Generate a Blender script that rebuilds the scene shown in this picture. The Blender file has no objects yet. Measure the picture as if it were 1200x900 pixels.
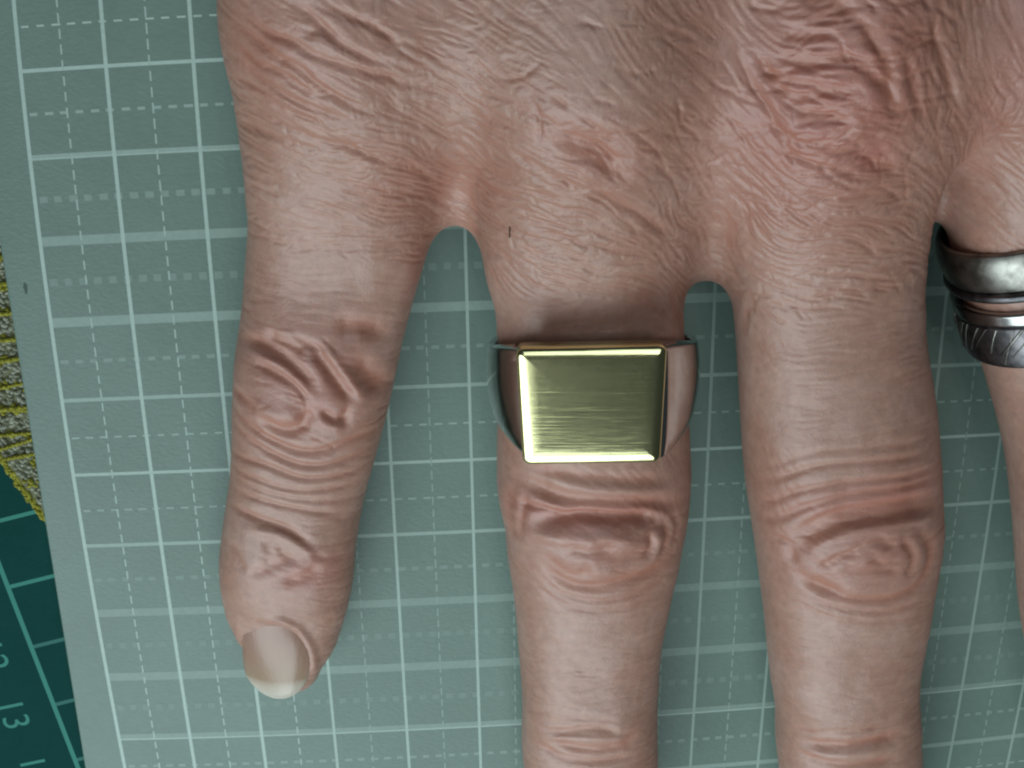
import bpy, math, random
import numpy as np

# ------------------------------------------------------------------ camera, world, lamps
S = 0.001                                   # everything below is laid out in millimetres on the grey mat
CW = np.array([3.495, -0.048, 0.138])       # camera rotation (found from the mat's printed grid)
CT = np.array([-55.745, -44.680, 132.833])
CF = 1438.405                               # focal length in pixels of a 1200 wide frame

def rodr(w):
    t = np.linalg.norm(w); k = w / t
    K = np.array([[0, -k[2], k[1]], [k[2], 0, -k[0]], [-k[1], k[0], 0]])
    return np.eye(3) + np.sin(t) * K + (1 - np.cos(t)) * K @ K
CR = rodr(CW)
CAM = -CR.T @ CT

def at(u, v, z=0.0):
    """point of the place at height z (mm) that the photograph shows at u, v"""
    d = CR.T @ np.array([(u - 600) / CF, (v - 450) / CF, 1.0])
    return CAM + d * ((z - CAM[2]) / d[2])

scene = bpy.context.scene
coll = scene.collection
from mathutils import Matrix, Vector
cam_data = bpy.data.cameras.new('camera')
cam = bpy.data.objects.new('camera', cam_data)
coll.objects.link(cam)
m4 = Matrix.Identity(4)
Rb = CR.T @ np.diag([1, -1, -1])
for i in range(3):
    for j in range(3):
        m4[i][j] = float(Rb[i, j])
    m4[i][3] = float(CAM[i] * S)
cam.matrix_world = m4
cam_data.sensor_width = 36
cam_data.lens = 36 * CF / 1200
cam_data.clip_start = 0.005
cam_data.clip_end = 10
scene.camera = cam

world = bpy.data.worlds.new('World')
scene.world = world
world.use_nodes = True
bg = world.node_tree.nodes['Background']
bg.inputs[0].default_value = (0.76, 0.95, 1.0, 1)
bg.inputs[1].default_value = 0.045

def area_lamp(name, loc, target, sx, sy, power, col):
    ld = bpy.data.lights.new(name, 'AREA')
    ld.shape = 'RECTANGLE'; ld.size = sx * S; ld.size_y = sy * S
    ld.energy = power; ld.color = col
    o = bpy.data.objects.new(name, ld); coll.objects.link(o)
    o.location = Vector(loc) * S
    o.rotation_euler = (Vector(target) - Vector(loc)).to_track_quat('-Z', 'Y').to_euler()
    return o
area_lamp('window_light', (-60, -285, 215), (70, -80, 0), 440, 220, 1.42, (0.84, 0.97, 1.0))
area_lamp('ceiling_panel', (-185, -225, 470), (60, -50, 0), 260, 260, 0.32, (0.90, 0.98, 1.0))
area_lamp('overhead_panel', (85, 70, 480), (70, -20, 0), 260, 170, 0.34, (0.85, 0.96, 1.0))
area_lamp('bright_spot', (105, -28, 440), (105, -28, 0), 9, 40, 0.06, (1.0, 0.98, 0.95))
area_lamp('small_spot', (154, -28, 440), (154, -28, 0), 7, 40, 0.05, (1.0, 0.98, 0.95))

vs = scene.view_settings
vs.view_transform = 'Standard'; vs.look = 'None'; vs.gamma = 1.0; vs.use_curve_mapping = False
vs.exposure = -0.32
scene.cycles.filter_width = 2.2

# ------------------------------------------------------------------ helpers
def nt(name):
    m = bpy.data.materials.new(name); m.use_nodes = True
    t = m.node_tree
    return m, t, t.nodes['Principled BSDF']
def N(t, kind, **kw):
    n = t.nodes.new(kind)
    for k, v in kw.items():
        if k.startswith('i_'):
            key = k[2:]
            key = int(key) if key.isdigit() else key
            n.inputs[key].default_value = v
        else:
            setattr(n, k, v)
    return n
def L(t, a, b): t.links.new(a, b)
def ramp(t, fac, stops):
    r = N(t, 'ShaderNodeValToRGB')
    els = r.color_ramp.elements
    while len(els) < len(stops): els.new(0.5)
    for e, (p, c) in zip(els, stops):
        e.position = p; e.color = (*c, 1) if len(c) == 3 else c
    L(t, fac, r.inputs[0]); return r
def noise(t, scale, detail=3, rough=0.5, vec=None):
    n = N(t, 'ShaderNodeTexNoise'); n.inputs['Scale'].default_value = scale
    n.inputs['Detail'].default_value = detail; n.inputs['Roughness'].default_value = rough
    if vec is not None: L(t, vec, n.inputs['Vector'])
    return n
def objvec(t, scale=(1, 1, 1)):
    c = N(t, 'ShaderNodeTexCoord'); mp = N(t, 'ShaderNodeMapping')
    mp.inputs['Scale'].default_value = scale
    L(t, c.outputs['Object'], mp.inputs['Vector']); return mp.outputs[0]

def mesh_obj(name, verts, faces, mat=None, parent=None, smooth=False, props=None):
    me = bpy.data.meshes.new(name)
    me.from_pydata([tuple(float(c) * S for c in v) for v in verts], [], [tuple(int(i) for i in f) for f in faces])
    me.validate(); me.update()
    if smooth: me.polygons.foreach_set('use_smooth', [True] * len(me.polygons))
    if mat: me.materials.append(mat)
    o = bpy.data.objects.new(name, me); coll.objects.link(o)
    if parent: o.parent = parent
    for k, v in (props or {}).items(): o[k] = v
    return o
def empty(name, props):
    o = bpy.data.objects.new(name, None); coll.objects.link(o)
    o.empty_display_size = 0.005
    for k, v in props.items(): o[k] = v
    return o

def rounded_slab(corners, z0, z1, r, n=4):
    """slab over a convex quad with rounded upper edge"""
    c = np.array(corners, float); ctr = c.mean(0)
    rings = []
    prof = [(0, z0)] + [(r * (1 - math.cos(a)), z1 - r + r * math.sin(a)) for a in np.linspace(0, math.pi / 2, n)]
    for ins, z in prof:
        ring = []
        k = len(c)
        for i in range(k):
            p, q, s = c[i - 1], c[i], c[(i + 1) % k]
            d1 = (p - q) / np.linalg.norm(p - q); d2 = (s - q) / np.linalg.norm(s - q)
            sn = abs(d1[0] * d2[1] - d1[1] * d2[0])
            ring.append(np.append(q + (d1 + d2) * ins / sn, z))
        rings.append(ring)
    V = [v for rg in rings for v in rg]; k = len(c); F = []
    for a in range(len(rings) - 1):
        for i in range(k):
            j = (i + 1) % k
            F.append((a * k + i, a * k + j, (a + 1) * k + j, (a + 1) * k + i))
    F.append(tuple(range(k - 1, -1, -1))); F.append(tuple((len(rings) - 1) * k + i for i in range(k)))
    return V, F

def smoothstep(a, b, x):
    t = np.clip((x - a) / (b - a), 0, 1); return t * t * (3 - 2 * t)

def catmull(P, step):
    """dense resampling of rows (any number of columns), arc length taken in the first two"""
    P = np.asarray(P, float)
    Q = np.vstack([2 * P[0] - P[1], P, 2 * P[-1] - P[-2]])
    out = []
    for i in range(1, len(Q) - 2):
        n = max(2, int(np.linalg.norm(Q[i + 1, :2] - Q[i, :2]) / step) + 1)
        t = np.linspace(0, 1, n, endpoint=False)[:, None]
        a, b, c, d = Q[i - 1], Q[i], Q[i + 1], Q[i + 2]
        out.append(0.5 * (2 * b + (c - a) * t + (2 * a - 5 * b + 4 * c - d) * t ** 2 + (3 * b - a - 3 * c + d) * t ** 3))
    out.append(P[-1:])
    return np.vstack(out)

# ------------------------------------------------------------------ materials
def mat_plain(name, col, rough=0.6, spec=0.3, metallic=0.0):
    m, t, b = nt(name)
    b.inputs['Base Color'].default_value = (*col, 1)
    b.inputs['Roughness'].default_value = rough
    b.inputs['Specular IOR Level'].default_value = spec
    b.inputs['Metallic'].default_value = metallic
    return m

def make_mat_surface(name, c0, c1, rough, grain=0.25, spec=0.35):
    m, t, b = nt(name)
    v = objvec(t)
    n1 = noise(t, 45, 4, 0.6, v); n2 = noise(t, 900, 2, 0.5, v)
    mx = N(t, 'ShaderNodeMath', operation='MULTIPLY_ADD'); mx.inputs[1].default_value = 0.35
    L(t, n2.outputs[0], mx.inputs[0]); L(t, n1.outputs[0], mx.inputs[2])
    r = ramp(t, mx.outputs[0], [(0.35, c0), (0.95, c1)])
    L(t, r.outputs[0], b.inputs['Base Color'])
    b.inputs['Roughness'].default_value = rough; b.inputs['Specular IOR Level'].default_value = spec
    n3 = noise(t, 1500, 3, 0.6, objvec(t, (1, 1.5, 1)))
    bp = N(t, 'ShaderNodeBump'); bp.inputs['Strength'].default_value = grain; bp.inputs['Distance'].default_value = 0.0004
    L(t, n3.outputs[0], bp.inputs['Height']); L(t, bp.outputs[0], b.inputs['Normal'])
    return m
M_grey = make_mat_surface('grey_green_mat_vinyl', (0.130, 0.196, 0.170), (0.168, 0.248, 0.218), 0.42, 0.13)
M_green = make_mat_surface('dark_green_mat_vinyl', (0.006, 0.044, 0.040), (0.008, 0.056, 0.050), 0.8, 0.15, 0.04)
def ink(name, col, amount):
    base = np.array((0.151, 0.224, 0.196)); c = base + (np.array(col) - base) * amount
    m, t, b = nt(name)
    n1 = noise(t, 1200, 3, 0.7, objvec(t))
    r = ramp(t, n1.outputs[0], [(0.25, tuple(c * 0.92)), (0.6, tuple(c * 1.03))])
    L(t, r.outputs[0], b.inputs['Base Color']); b.inputs['Roughness'].default_value = 0.45
    b.inputs['Specular IOR Level'].default_value = 0.35
    return m
INKC = (0.40, 0.53, 0.48)
INK = {a: ink('pale_ink_%02d' % int(a * 100), INKC, a) for a in (1.0, 0.85, 0.6, 0.45, 0.3, 0.2, 0.13)}
M_gink = mat_plain('green_ink', (0.022, 0.20, 0.155), 0.6, 0.25)
M_gink2 = mat_plain('dim_green_ink', (0.014, 0.125, 0.105), 0.6, 0.25)
M_table = make_mat_surface('table_laminate', (0.25, 0.22, 0.18), (0.32, 0.28, 0.23), 0.5)

# ------------------------------------------------------------------ table, mats, placemat
ZG, ZF = -3.8, -2.55                    # tops of the green mat and of the placemat
V, F = rounded_slab([(-330, -330), (430, -330), (430, 300), (-330, 300)], -30, ZG - 2.2, 2)
mesh_obj('table_top', V, F, M_table, None, props={'kind': 'structure'})

# grey mat
grey = empty('grey_cutting_mat', {'label': 'pale grey-green cutting mat with printed centimetre grid under the hand', 'category': 'cutting mat'})
ML, MR, MB, MT = -4.4, 196, -150, 62
V, F = rounded_slab([(ML, MB), (MR, MB), (MR, MT), (ML, MT)], -2.5, 0.0, 0.35)
mesh_obj('mat_body', V, F, M_grey, grey)

PB = np.array([3.498, -0.049, 0.128, -55.767, -44.729, 132.368, 1476.128, -0.199])
RB_ = rodr(PB[:3])
def flex(x, y):
    """the soft mat is not quite flat: its print bows by up to a millimetre"""
    C = RB_ @ np.array([x, y, 0.0]) + PB[3:6]
    a, b = C[0] / C[2], C[1] / C[2]; d = 1 + PB[7] * min(a * a + b * b, 0.33)
    return at(600 + PB[6] * a * d, 450 + PB[6] * b * d)[:2]
def strip(name, pts, width, z, mat, parent):
    P = np.array(pts); V = []; F = []
    for i in range(len(P)):
        d = P[min(i + 1, len(P) - 1)] - P[max(i - 1, 0)]; d /= np.linalg.norm(d)
        n = np.array([-d[1], d[0]]) * width / 2
        V += [(*(P[i] + n), z), (*(P[i] - n), z)]
        if i: F.append((2 * i - 2, 2 * i - 1, 2 * i + 1, 2 * i))
    return mesh_obj(name, V, F, mat, parent)
def dashes(name, start, end, period, length, width, z, mat, parent):
    a = np.array(start, float); b = np.array(end, float); Ln = np.linalg.norm(b - a); d = (b - a) / Ln
    V = []; F = []; s = 0.25; rnd = random.Random(int(a[0] * 7 + a[1] * 13))
    while s + length < Ln:
        ends = [flex(*(a + d * (s + rnd.uniform(-.05, .05)))), flex(*(a + d * (s + length + rnd.uniform(-.08, .08))))]
        u = ends[1] - ends[0]; u /= np.linalg.norm(u); n = np.array([-u[1], u[0]]) * width / 2
        k = len(V); V += [(*(ends[0] + n), z), (*(ends[0] - n), z), (*(ends[1] - n), z), (*(ends[1] + n), z)]
        F.append((k, k + 1, k + 2, k + 3)); s += period
    return mesh_obj(name, V, F, mat, parent)
YT, YB, XR = 20, -140, 160
ROWS = {1: (.42, 1.0), 2: (.62, .6), 3: (1.15, .45), 4: (1.2, .45), 5: (.5, .6), 6: (.42, .85), 7: (.5, .6), 8: (1.15, .3), 9: (1.25, .3), 10: (1.0, .3), 11: (.7, .45)}  # broad faint rows are camera-shake blur drawn into the print
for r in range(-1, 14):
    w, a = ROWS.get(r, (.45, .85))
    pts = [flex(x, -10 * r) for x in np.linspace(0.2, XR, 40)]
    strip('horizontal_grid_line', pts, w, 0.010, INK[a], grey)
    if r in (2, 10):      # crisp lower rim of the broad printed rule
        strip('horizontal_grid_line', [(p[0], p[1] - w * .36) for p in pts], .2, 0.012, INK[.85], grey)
DR = {0: (.22, 1.0), 1: (.35, .6), 2: (.75, .3), 3: (.9, .2), 4: (.5, .3), 5: (.25, .6), 6: (.3, .45), 7: (.6, .2), 8: (.9, .13), 9: (.9, .13), 10: (.5, .3)}  # broad faint dashes carry the same drawn shake blur
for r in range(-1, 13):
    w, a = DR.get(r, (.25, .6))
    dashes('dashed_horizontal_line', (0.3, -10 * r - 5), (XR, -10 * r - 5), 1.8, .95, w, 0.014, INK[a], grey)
for c in range(0, 17):
    pts = [flex(10 * c, y) for y in np.linspace(YT, YB, 40)]
    strip('vertical_grid_line', pts, .44 if c < 3 else .38, 0.018, INK[1.0 if c < 3 else .85 if c < 8 else .6], grey)
    if c < 16: dashes('dashed_vertical_line', (10 * c + 5, YT), (10 * c + 5, YB), 1.8, 1.15, .2, 0.022, INK[.85 if c < 3 else .45], grey)
p = at(30, 338); V = [(p[0] + .22 * math.cos(a) * (1 + .2 * math.sin(3 * a)), p[1] + .75 * math.sin(a), 0.012) for a in np.linspace(0, 2 * math.pi, 14)[:-1]]
mesh_obj('dark_scuff', V, [tuple(range(13))], mat_plain('scuff', (0.07, 0.11, 0.09), 0.7), grey)

# green mat, turned against the grey one
g0, g1 = at(0, 664, ZG), at(90, 896, ZG)
gd = (g1 - g0)[:2]; gd /= np.linalg.norm(gd)
t0, t1 = at(10, 690, ZG), at(66, 676, ZG)
gn = np.array([-gd[1], gd[0]])
if gn[0] < 0: gn = -gn
green = empty('green_cutting_mat', {'label': 'dark green cutting mat with bright green ruler, lowest layer at bottom left', 'category': 'cutting mat'})
O = g0[:2]
def GM(s, n): return O + gd * s + gn * n
V, F = rounded_slab([GM(-110, -60), GM(120, -60), GM(120, 150), GM(-110, 150)], ZG - 2.1, ZG, .35)
fz = F
mesh_obj('mat_body', V, F, M_green, green)
strip('ruler_line', [GM(s, 0) for s in np.linspace(-100, 110, 8)], .62, ZG + .012, M_gink, green)
ticks = [(12, 690), (38, 763), (63, 826), (88, 893)]
ss = [float((at(u, v, ZG)[:2] - O) @ gd) for u, v in ticks]
per = float(np.mean(np.diff(ss)))
tdir = (at(66, 676, ZG) - at(10, 690, ZG))[:2]; tdir /= np.linalg.norm(tdir)
for k in range(-6, 9):
    a = GM(ss[2] + per * (k - 2), 0)
    strip('cross_line', [a + tdir * q for q in (0.32, 50)], .55, ZG + .016, M_gink2 if k > 0 else M_gink, green)
up_ = at(0, 607, ZG)[:2]
def digit_text(txt, u, v, size, mat):
    cu = bpy.data.curves.new('ruler_number', 'FONT'); cu.body = txt; cu.size = size * S; cu.align_x = 'CENTER'; cu.align_y = 'CENTER'
    cu.offset = -0.00002
    ob = bpy.data.objects.new('tmp', cu); coll.objects.link(ob)
    dg = bpy.context.evaluated_depsgraph_get()
    me = bpy.data.meshes.new_from_object(ob.evaluated_get(dg)); bpy.data.objects.remove(ob)
    me.materials.clear(); me.materials.append(mat)
    o = bpy.data.objects.new('ruler_number', me); coll.objects.link(o); o.parent = green
    p = at(u, v, ZG + .02); o.location = Vector(p) * S
    o.rotation_euler = (0, 0, math.atan2(gd[1], gd[0]) + .42 * 0)
    return o
for txt, (u, v) in (('12', (-11, 768)), ('13', (14, 837)), ('14', (40, 903))):
    digit_text(txt, u, v, 5.2, M_gink)

# placemat of knotted yarn between the two mats
h0, h1 = at(-2, 543, ZF), at(57, 622, ZF)
hd = (h1 - h0)[:2]; hd /= np.linalg.norm(hd); hn = np.array([-hd[1], hd[0]])
if hn[0] < 0: hn = -hn
def HM(s, n): return h0[:2] + hd * s + hn * n
pm = empty('woven_placemat', {'label': 'grey and yellow woven yarn placemat peeking out left of the grey mat', 'category': 'placemat'})
M_yarn, t_, b_ = nt('grey_yarn')
nn = noise(t_, 700, 3, .7, objvec(t_)); rr = ramp(t_, nn.outputs[0], [(0.3, (0.15, 0.16, 0.10)), (0.5, (0.27, 0.29, 0.22)), (0.7, (0.42, 0.45, 0.38))])
L(t_, rr.outputs[0], b_.inputs['Base Color']); b_.inputs['Roughness'].default_value = .95
M_yel, t_, b_ = nt('yellow_yarn')
nn = noise(t_, 1500, 3, .7, objvec(t_)); rr = ramp(t_, nn.outputs[0], [(0.3, (0.17, 0.17, 0.012)), (0.7, (0.36, 0.35, 0.045))])
L(t_, rr.outputs[0], b_.inputs['Base Color']); b_.inputs['Roughness'].default_value = .95
V, F = rounded_slab([HM(-150, .5), HM(60, .5), HM(60, 120), HM(-150, 120)], ZG + .05, ZF - .55, .2)
mesh_obj('base_cloth', V, F, mat_plain('cloth_backing', (0.16, 0.17, 0.10), .95), pm)
def blobs(items, nu=6, nv=4):
    V = []; F = []
    for (c, ax, bx, cz, ang) in items:
        k = len(V); ca, sa = math.cos(ang), math.sin(ang)
        for j in range(nv + 1):
            ph = -math.pi / 2 + math.pi * j / nv
            for i in range(nu):
                th = 2 * math.pi * i / nu
                x, y, z = ax * math.cos(ph) * math.cos(th), bx * math.cos(ph) * math.sin(th), cz * math.sin(ph)
                V.append((c[0] + ca * x - sa * y, c[1] + sa * x + ca * y, c[2] + z))
        for j in range(nv):
            for i in range(nu):
                a = k + j * nu + i; b = k + j * nu + (i + 1) % nu
                F.append((a, b, b + nu, a + nu))
    return V, F
rnd = random.Random(3)
pmin, pmax = at(-40, 640, ZF), at(75, 180, ZF)
items = []
row = 0; y = pmin[1] - 2
while y < pmax[1]:
    x = pmin[0] - 2 + (row % 2) * .42
    while x < 9:
        q = np.array([x, y]) - h0[:2]
        if q @ hn > 1.0:
            items.append(((x + rnd.uniform(-.28, .28), y + rnd.uniform(-.2, .2), ZF - .55 + rnd.uniform(-.2, .15)), .46 * rnd.uniform(.6, 1.4), .32 * rnd.uniform(.7, 1.3), .42, rnd.uniform(-1.4, 1.0)))
        x += .84
    y += .5; row += 1
V, F = blobs(items)
yk = mesh_obj('yarn_knots', V, F, M_yarn, pm, True, {'kind': 'stuff'})
yk.data.materials.append(M_yel)
fpi = len(yk.data.polygons) // len(items)
mi = []
for it in items:
    c = it[0]; mi += [1 if (math.sin(c[1] * 1.9 + .6 * math.sin(c[0])) + rnd.uniform(-.9, .9)) > .75 else 0] * fpi
yk.data.polygons.foreach_set('material_index', mi)
def tube(pts, r, nseg=6):
    P = np.array(pts, float); V = []; F = []
    for i in range(len(P)):
        d = P[min(i + 1, len(P) - 1)] - P[max(i - 1, 0)]; d /= np.linalg.norm(d)
        a = np.cross(d, (0, 0, 1)); a /= np.linalg.norm(a) + 1e-9; b = np.cross(a, d)
        for k in range(nseg):
            th = 2 * math.pi * k / nseg
            V.append(P[i] + (a * math.cos(th) + b * math.sin(th)) * r)
        if i:
            for k in range(nseg):
                k2 = (k + 1) % nseg
                F.append(((i - 1) * nseg + k, (i - 1) * nseg + k2, i * nseg + k2, i * nseg + k))
    return V, F
yrows = [(-20, 543, 55, 530), (-20, 533, 50, 512), (-20, 512, 50, 507), (-20, 483, 45, 476), (-20, 459, 40, 447), (-20, 428, 35, 418), (-20, 402, 32, 396), (-20, 370, 30, 366), (-20, 336, 25, 330), (-20, 305, 22, 298), (-20, 480, 45, 482)]
for (u0, v0, u1, v1) in yrows:
    a, b = at(u0, v0, ZF), at(u1, v1, ZF); n = 60
    pts = [a + (b - a) * i / n + np.array([0, .10 * math.sin(i * 1.3) + rnd.uniform(-.06, .06), -.12 + .1 * math.sin(i * 2.1)]) for i in range(n + 1)]
    pts = [q for q in pts if (q[:2] - h0[:2]) @ hn > .6]
    if len(pts) < 4: continue
    V, F = tube(pts, .24 + rnd.uniform(-.04, .05)); mesh_obj('yellow_yarn', V, F, M_yel, pm, True)
items = []
for i in range(300):
    s = -26 + i * .16
    c = HM(s, .25 + rnd.uniform(-.3, .35))
    items.append(((*c, ZF - .7 + rnd.uniform(-.3, .2)), .62, .26, .3, math.atan2(hd[1], hd[0]) + rnd.uniform(.3, 1.2) * (1 if i % 2 else -.6)))
V, F = blobs(items)
mesh_obj('yellow_edging', V, F, M_yel, pm, True, {'kind': 'stuff'})

# ------------------------------------------------------------------ the hand: a continuous surface grown round five bone chains
# stations: left edge (u, v), right edge (u, v), centre height, half thickness
PINKY = [((246, -420), (590, -420), 16, 12.5), ((243, -200), (590, -200), 16, 12.5), ((258, 0), (580, 10), 15, 11.5), ((279, 110), (555, 120), 13.2, 10.5), ((290, 190), (515, 205), 11.2, 8.6), ((290, 255), (504, 280), 9.6, 7.6), ((286, 325), (488, 330), 8.4, 7.4),
    ((282, 375), (474, 385), 8.0, 7.5), ((275, 430), (463, 437), 7.9, 7.7), ((272, 480), (452, 485), 7.6, 7.4), ((271, 530), (438, 535), 7.1, 6.9), ((268, 578), (427, 577), 6.7, 6.6),
    ((260, 630), (418, 630), 6.6, 6.5), ((257, 665), (415, 672), 6.3, 6.2), ((264, 714), (407, 712), 5.7, 5.5), ((277, 750), (396, 746), 5.2, 4.8), ((291, 778), (377, 775), 4.8, 4.2)]
RINGF = [((560, -420), (870, -420), 17.5, 13.5), ((550, -200), (870, -200), 17.5, 13.5), ((540, 0), (860, 0), 17, 13), ((545, 130), (850, 130), 16, 12.0), ((558, 230), (830, 230), 13.4, 9.8), ((567, 310), (814, 310), 11.3, 8.6), ((579, 355), (803, 352), 10.7, 8.3), ((582, 385), (801, 385), 10.6, 8.3),
    ((584, 440), (803, 440), 10.5, 8.6), ((583, 500), (805, 510), 10.3, 9.0), ((583, 560), (807, 568), 9.9, 9.3), ((591, 605), (804, 608), 9.6, 9.2), ((595, 650), (796, 650), 9.0, 8.7), ((602, 695), (785, 695), 8.5, 8.2),
    ((608, 755), (774, 758), 7.9, 7.7), ((612.5, 815), (769.5, 820), 7.5, 7.3), ((611.5, 868), (769, 868), 7.2, 7.0), ((616, 905), (770, 905), 6.9, 6.7), ((624, 960), (766, 960), 6.2, 5.8), ((640, 1005), (752, 1005), 5.6, 4.8)]
MIDDLE = [((860, -420), (1150, -420), 18, 14), ((850, -200), (1140, -200), 18, 14), ((840, 0), (1130, 0), 17.6, 13.6), ((838, 120), (1120, 110), 16.6, 12.8), ((842, 230), (1096, 210), 14.2, 10.8), ((854, 310), (1082, 285), 12.2, 9.5), ((863, 375), (1076, 350), 11.2, 9.2),
    ((867, 425), (1080, 412), 10.8, 9.4), ((871, 495), (1090, 485), 10.5, 9.7), ((876, 550), (1095, 545), 10.2, 9.8), ((884, 600), (1097, 598), 10.0, 9.7), ((889, 640), (1098, 633), 9.7, 9.4), ((893, 668), (1094, 668), 9.4, 9.1),
    ((899, 720), (1084, 720), 8.8, 8.6), ((905, 775), (1074, 780), 8.2, 8.0), ((911, 820), (1072, 818), 7.8, 7.6), ((912, 855), (1074, 860), 7.5, 7.3), ((917, 905), (1076, 905), 7.2, 7.0), ((924, 955), (1074, 955), 6.6, 6.2), ((940, 1010), (1060, 1010), 5.8, 5.2), ((955, 1035), (1046, 1035), 5.5, 4.7)]
INDEX = [((1150, -420), (1370, -420), 18, 13), ((1140, -200), (1370, -200), 18, 13), ((1120, -40), (1360, -50), 17.5, 13), ((1112, 70), (1346, 45), 16.5, 12.5), ((1119, 180), (1330, 145), 14.0, 10.8), ((1121, 285), (1322, 250), 12.0, 9.4), ((1139, 360), (1335, 325), 11.3, 9.2),
    ((1166, 450), (1358, 415), 10.8, 9.4), ((1184, 520), (1378, 490), 10.4, 9.6), ((1194, 600), (1388, 570), 9.9, 9.4), ((1201, 705), (1370, 685), 8.8, 8.5), ((1210, 762), (1364, 745), 8.2, 8.0), ((1223, 840), (1368, 825), 7.5, 7.2), ((1237, 920), (1366, 905), 6.6, 6.2), ((1256, 965), (1355, 950), 6.0, 5.0)]
WEBS = [[((372, 90), (372, 255), 9.5, 5.0), ((530, 70), (530, 252), 8.4, 4.0), ((690, 90), (690, 265), 9.5, 5.0)],
        [((700, 150), (700, 305), 9.5, 5.0), ((832, 130), (832, 316), 8.6, 4.2), ((960, 140), (960, 300), 9.8, 5.0)],
        [((980, 80), (980, 250), 10.5, 5.0), ((1095, 60), (1095, 246), 7.6, 4.0), ((1220, 40), (1220, 190), 10.5, 5.0)]]
def chain(stn):
    rows = []
    for a, b, zc, th in stn:
        p, q = at(*a, zc)[:2], at(*b, zc)[:2]
        rows.append([*(p + q) / 2, np.linalg.norm(q - p) / 2, zc, th])
    return catmull(rows, 1.0)
CH = [chain(s) for s in (PINKY, RINGF, MIDDLE, INDEX, *WEBS)]

def chain_maps(C, X, Y):
    """nearest point on the chain: lateral distance, end overshoot, half width, height, half thickness"""
    best = np.full(X.shape, 1e9); out = [np.zeros(X.shape) for _ in range(5)]
    for i in range(len(C) - 1):
        a, b = C[i], C[i + 1]; d = b[:2] - a[:2]; l2 = d @ d
        t = ((X - a[0]) * d[0] + (Y - a[1]) * d[1]) / l2
        tc = np.clip(t, 0, 1)
        dx = X - a[0] - tc * d[0]; dy = Y - a[1] - tc * d[1]; D = dx * dx + dy * dy
        m = D < best
        best[m] = D[m]
        ln = math.sqrt(l2)
        lat = ((X - a[0]) * -d[1] + (Y - a[1]) * d[0]) / ln
        over = np.maximum(t - 1, 0) * ln if i == len(C) - 2 else np.zeros(X.shape)
        over = over + (np.maximum(-t, 0) * ln if i == 0 else 0)
        res = (lat if i in (0, len(C) - 2) else np.sqrt(D), over, a[2] + tc * (b[2] - a[2]), a[3] + tc * (b[3] - a[3]), a[4] + tc * (b[4] - a[4]))
        for o_, r_ in zip(out, res): o_[m] = r_[m]
    return out
WEB = np.array([at(*p, 10)[:2] for p in ((150, 235), (290, 235), (530, 255), (690, 285), (830, 318), (960, 280), (1093, 240), (1300, 160))])
def web_s(X, Y): return Y - np.interp(X, WEB[:, 0], WEB[:, 1])
EXPO = 2.25
def field(maps, Z, K):
    f = None
    for lat, over, w, zc, th in maps:
        q = (np.abs(lat / w) ** EXPO + np.abs((Z - zc) / th) ** EXPO + np.abs(over / (w * .8)) ** EXPO) ** (1 / EXPO)
        g = (q - 1) * np.minimum(w, th)
        if f is None: f = g
        else:
            h = np.maximum(K - np.abs(f - g), 0) / K
            f = np.minimum(f, g) - h * h * K / 4
    h = np.maximum(1.2 - np.abs(f + Z - .02), 0) / 1.2
    return np.maximum(f, .02 - Z) + h * h * 1.2 / 4
def blend_k(X, Y): return 1.0 + 2.6 * smoothstep(-9, 0, web_s(X, Y)) + 7.5 * smoothstep(2, 22, web_s(X, Y))

CELL = 0.68
gx = np.arange(at(225, 200, 10)[0] - 8, at(1400, 400, 10)[0] + 2, CELL)
gy = np.arange(at(1000, 1075, 6)[1] - 3, at(600, -420, 10)[1] + 4, CELL)
gz = np.arange(-1.5, 34, CELL)
X2, Y2 = np.meshgrid(gx, gy, indexing='ij')
maps = [chain_maps(C, X2, Y2) for C in CH]
FLD = field([[q[:, :, None] for q in m] for m in maps], gz[None, None, :], blend_k(X2, Y2)[:, :, None]).astype(np.float32)

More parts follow.
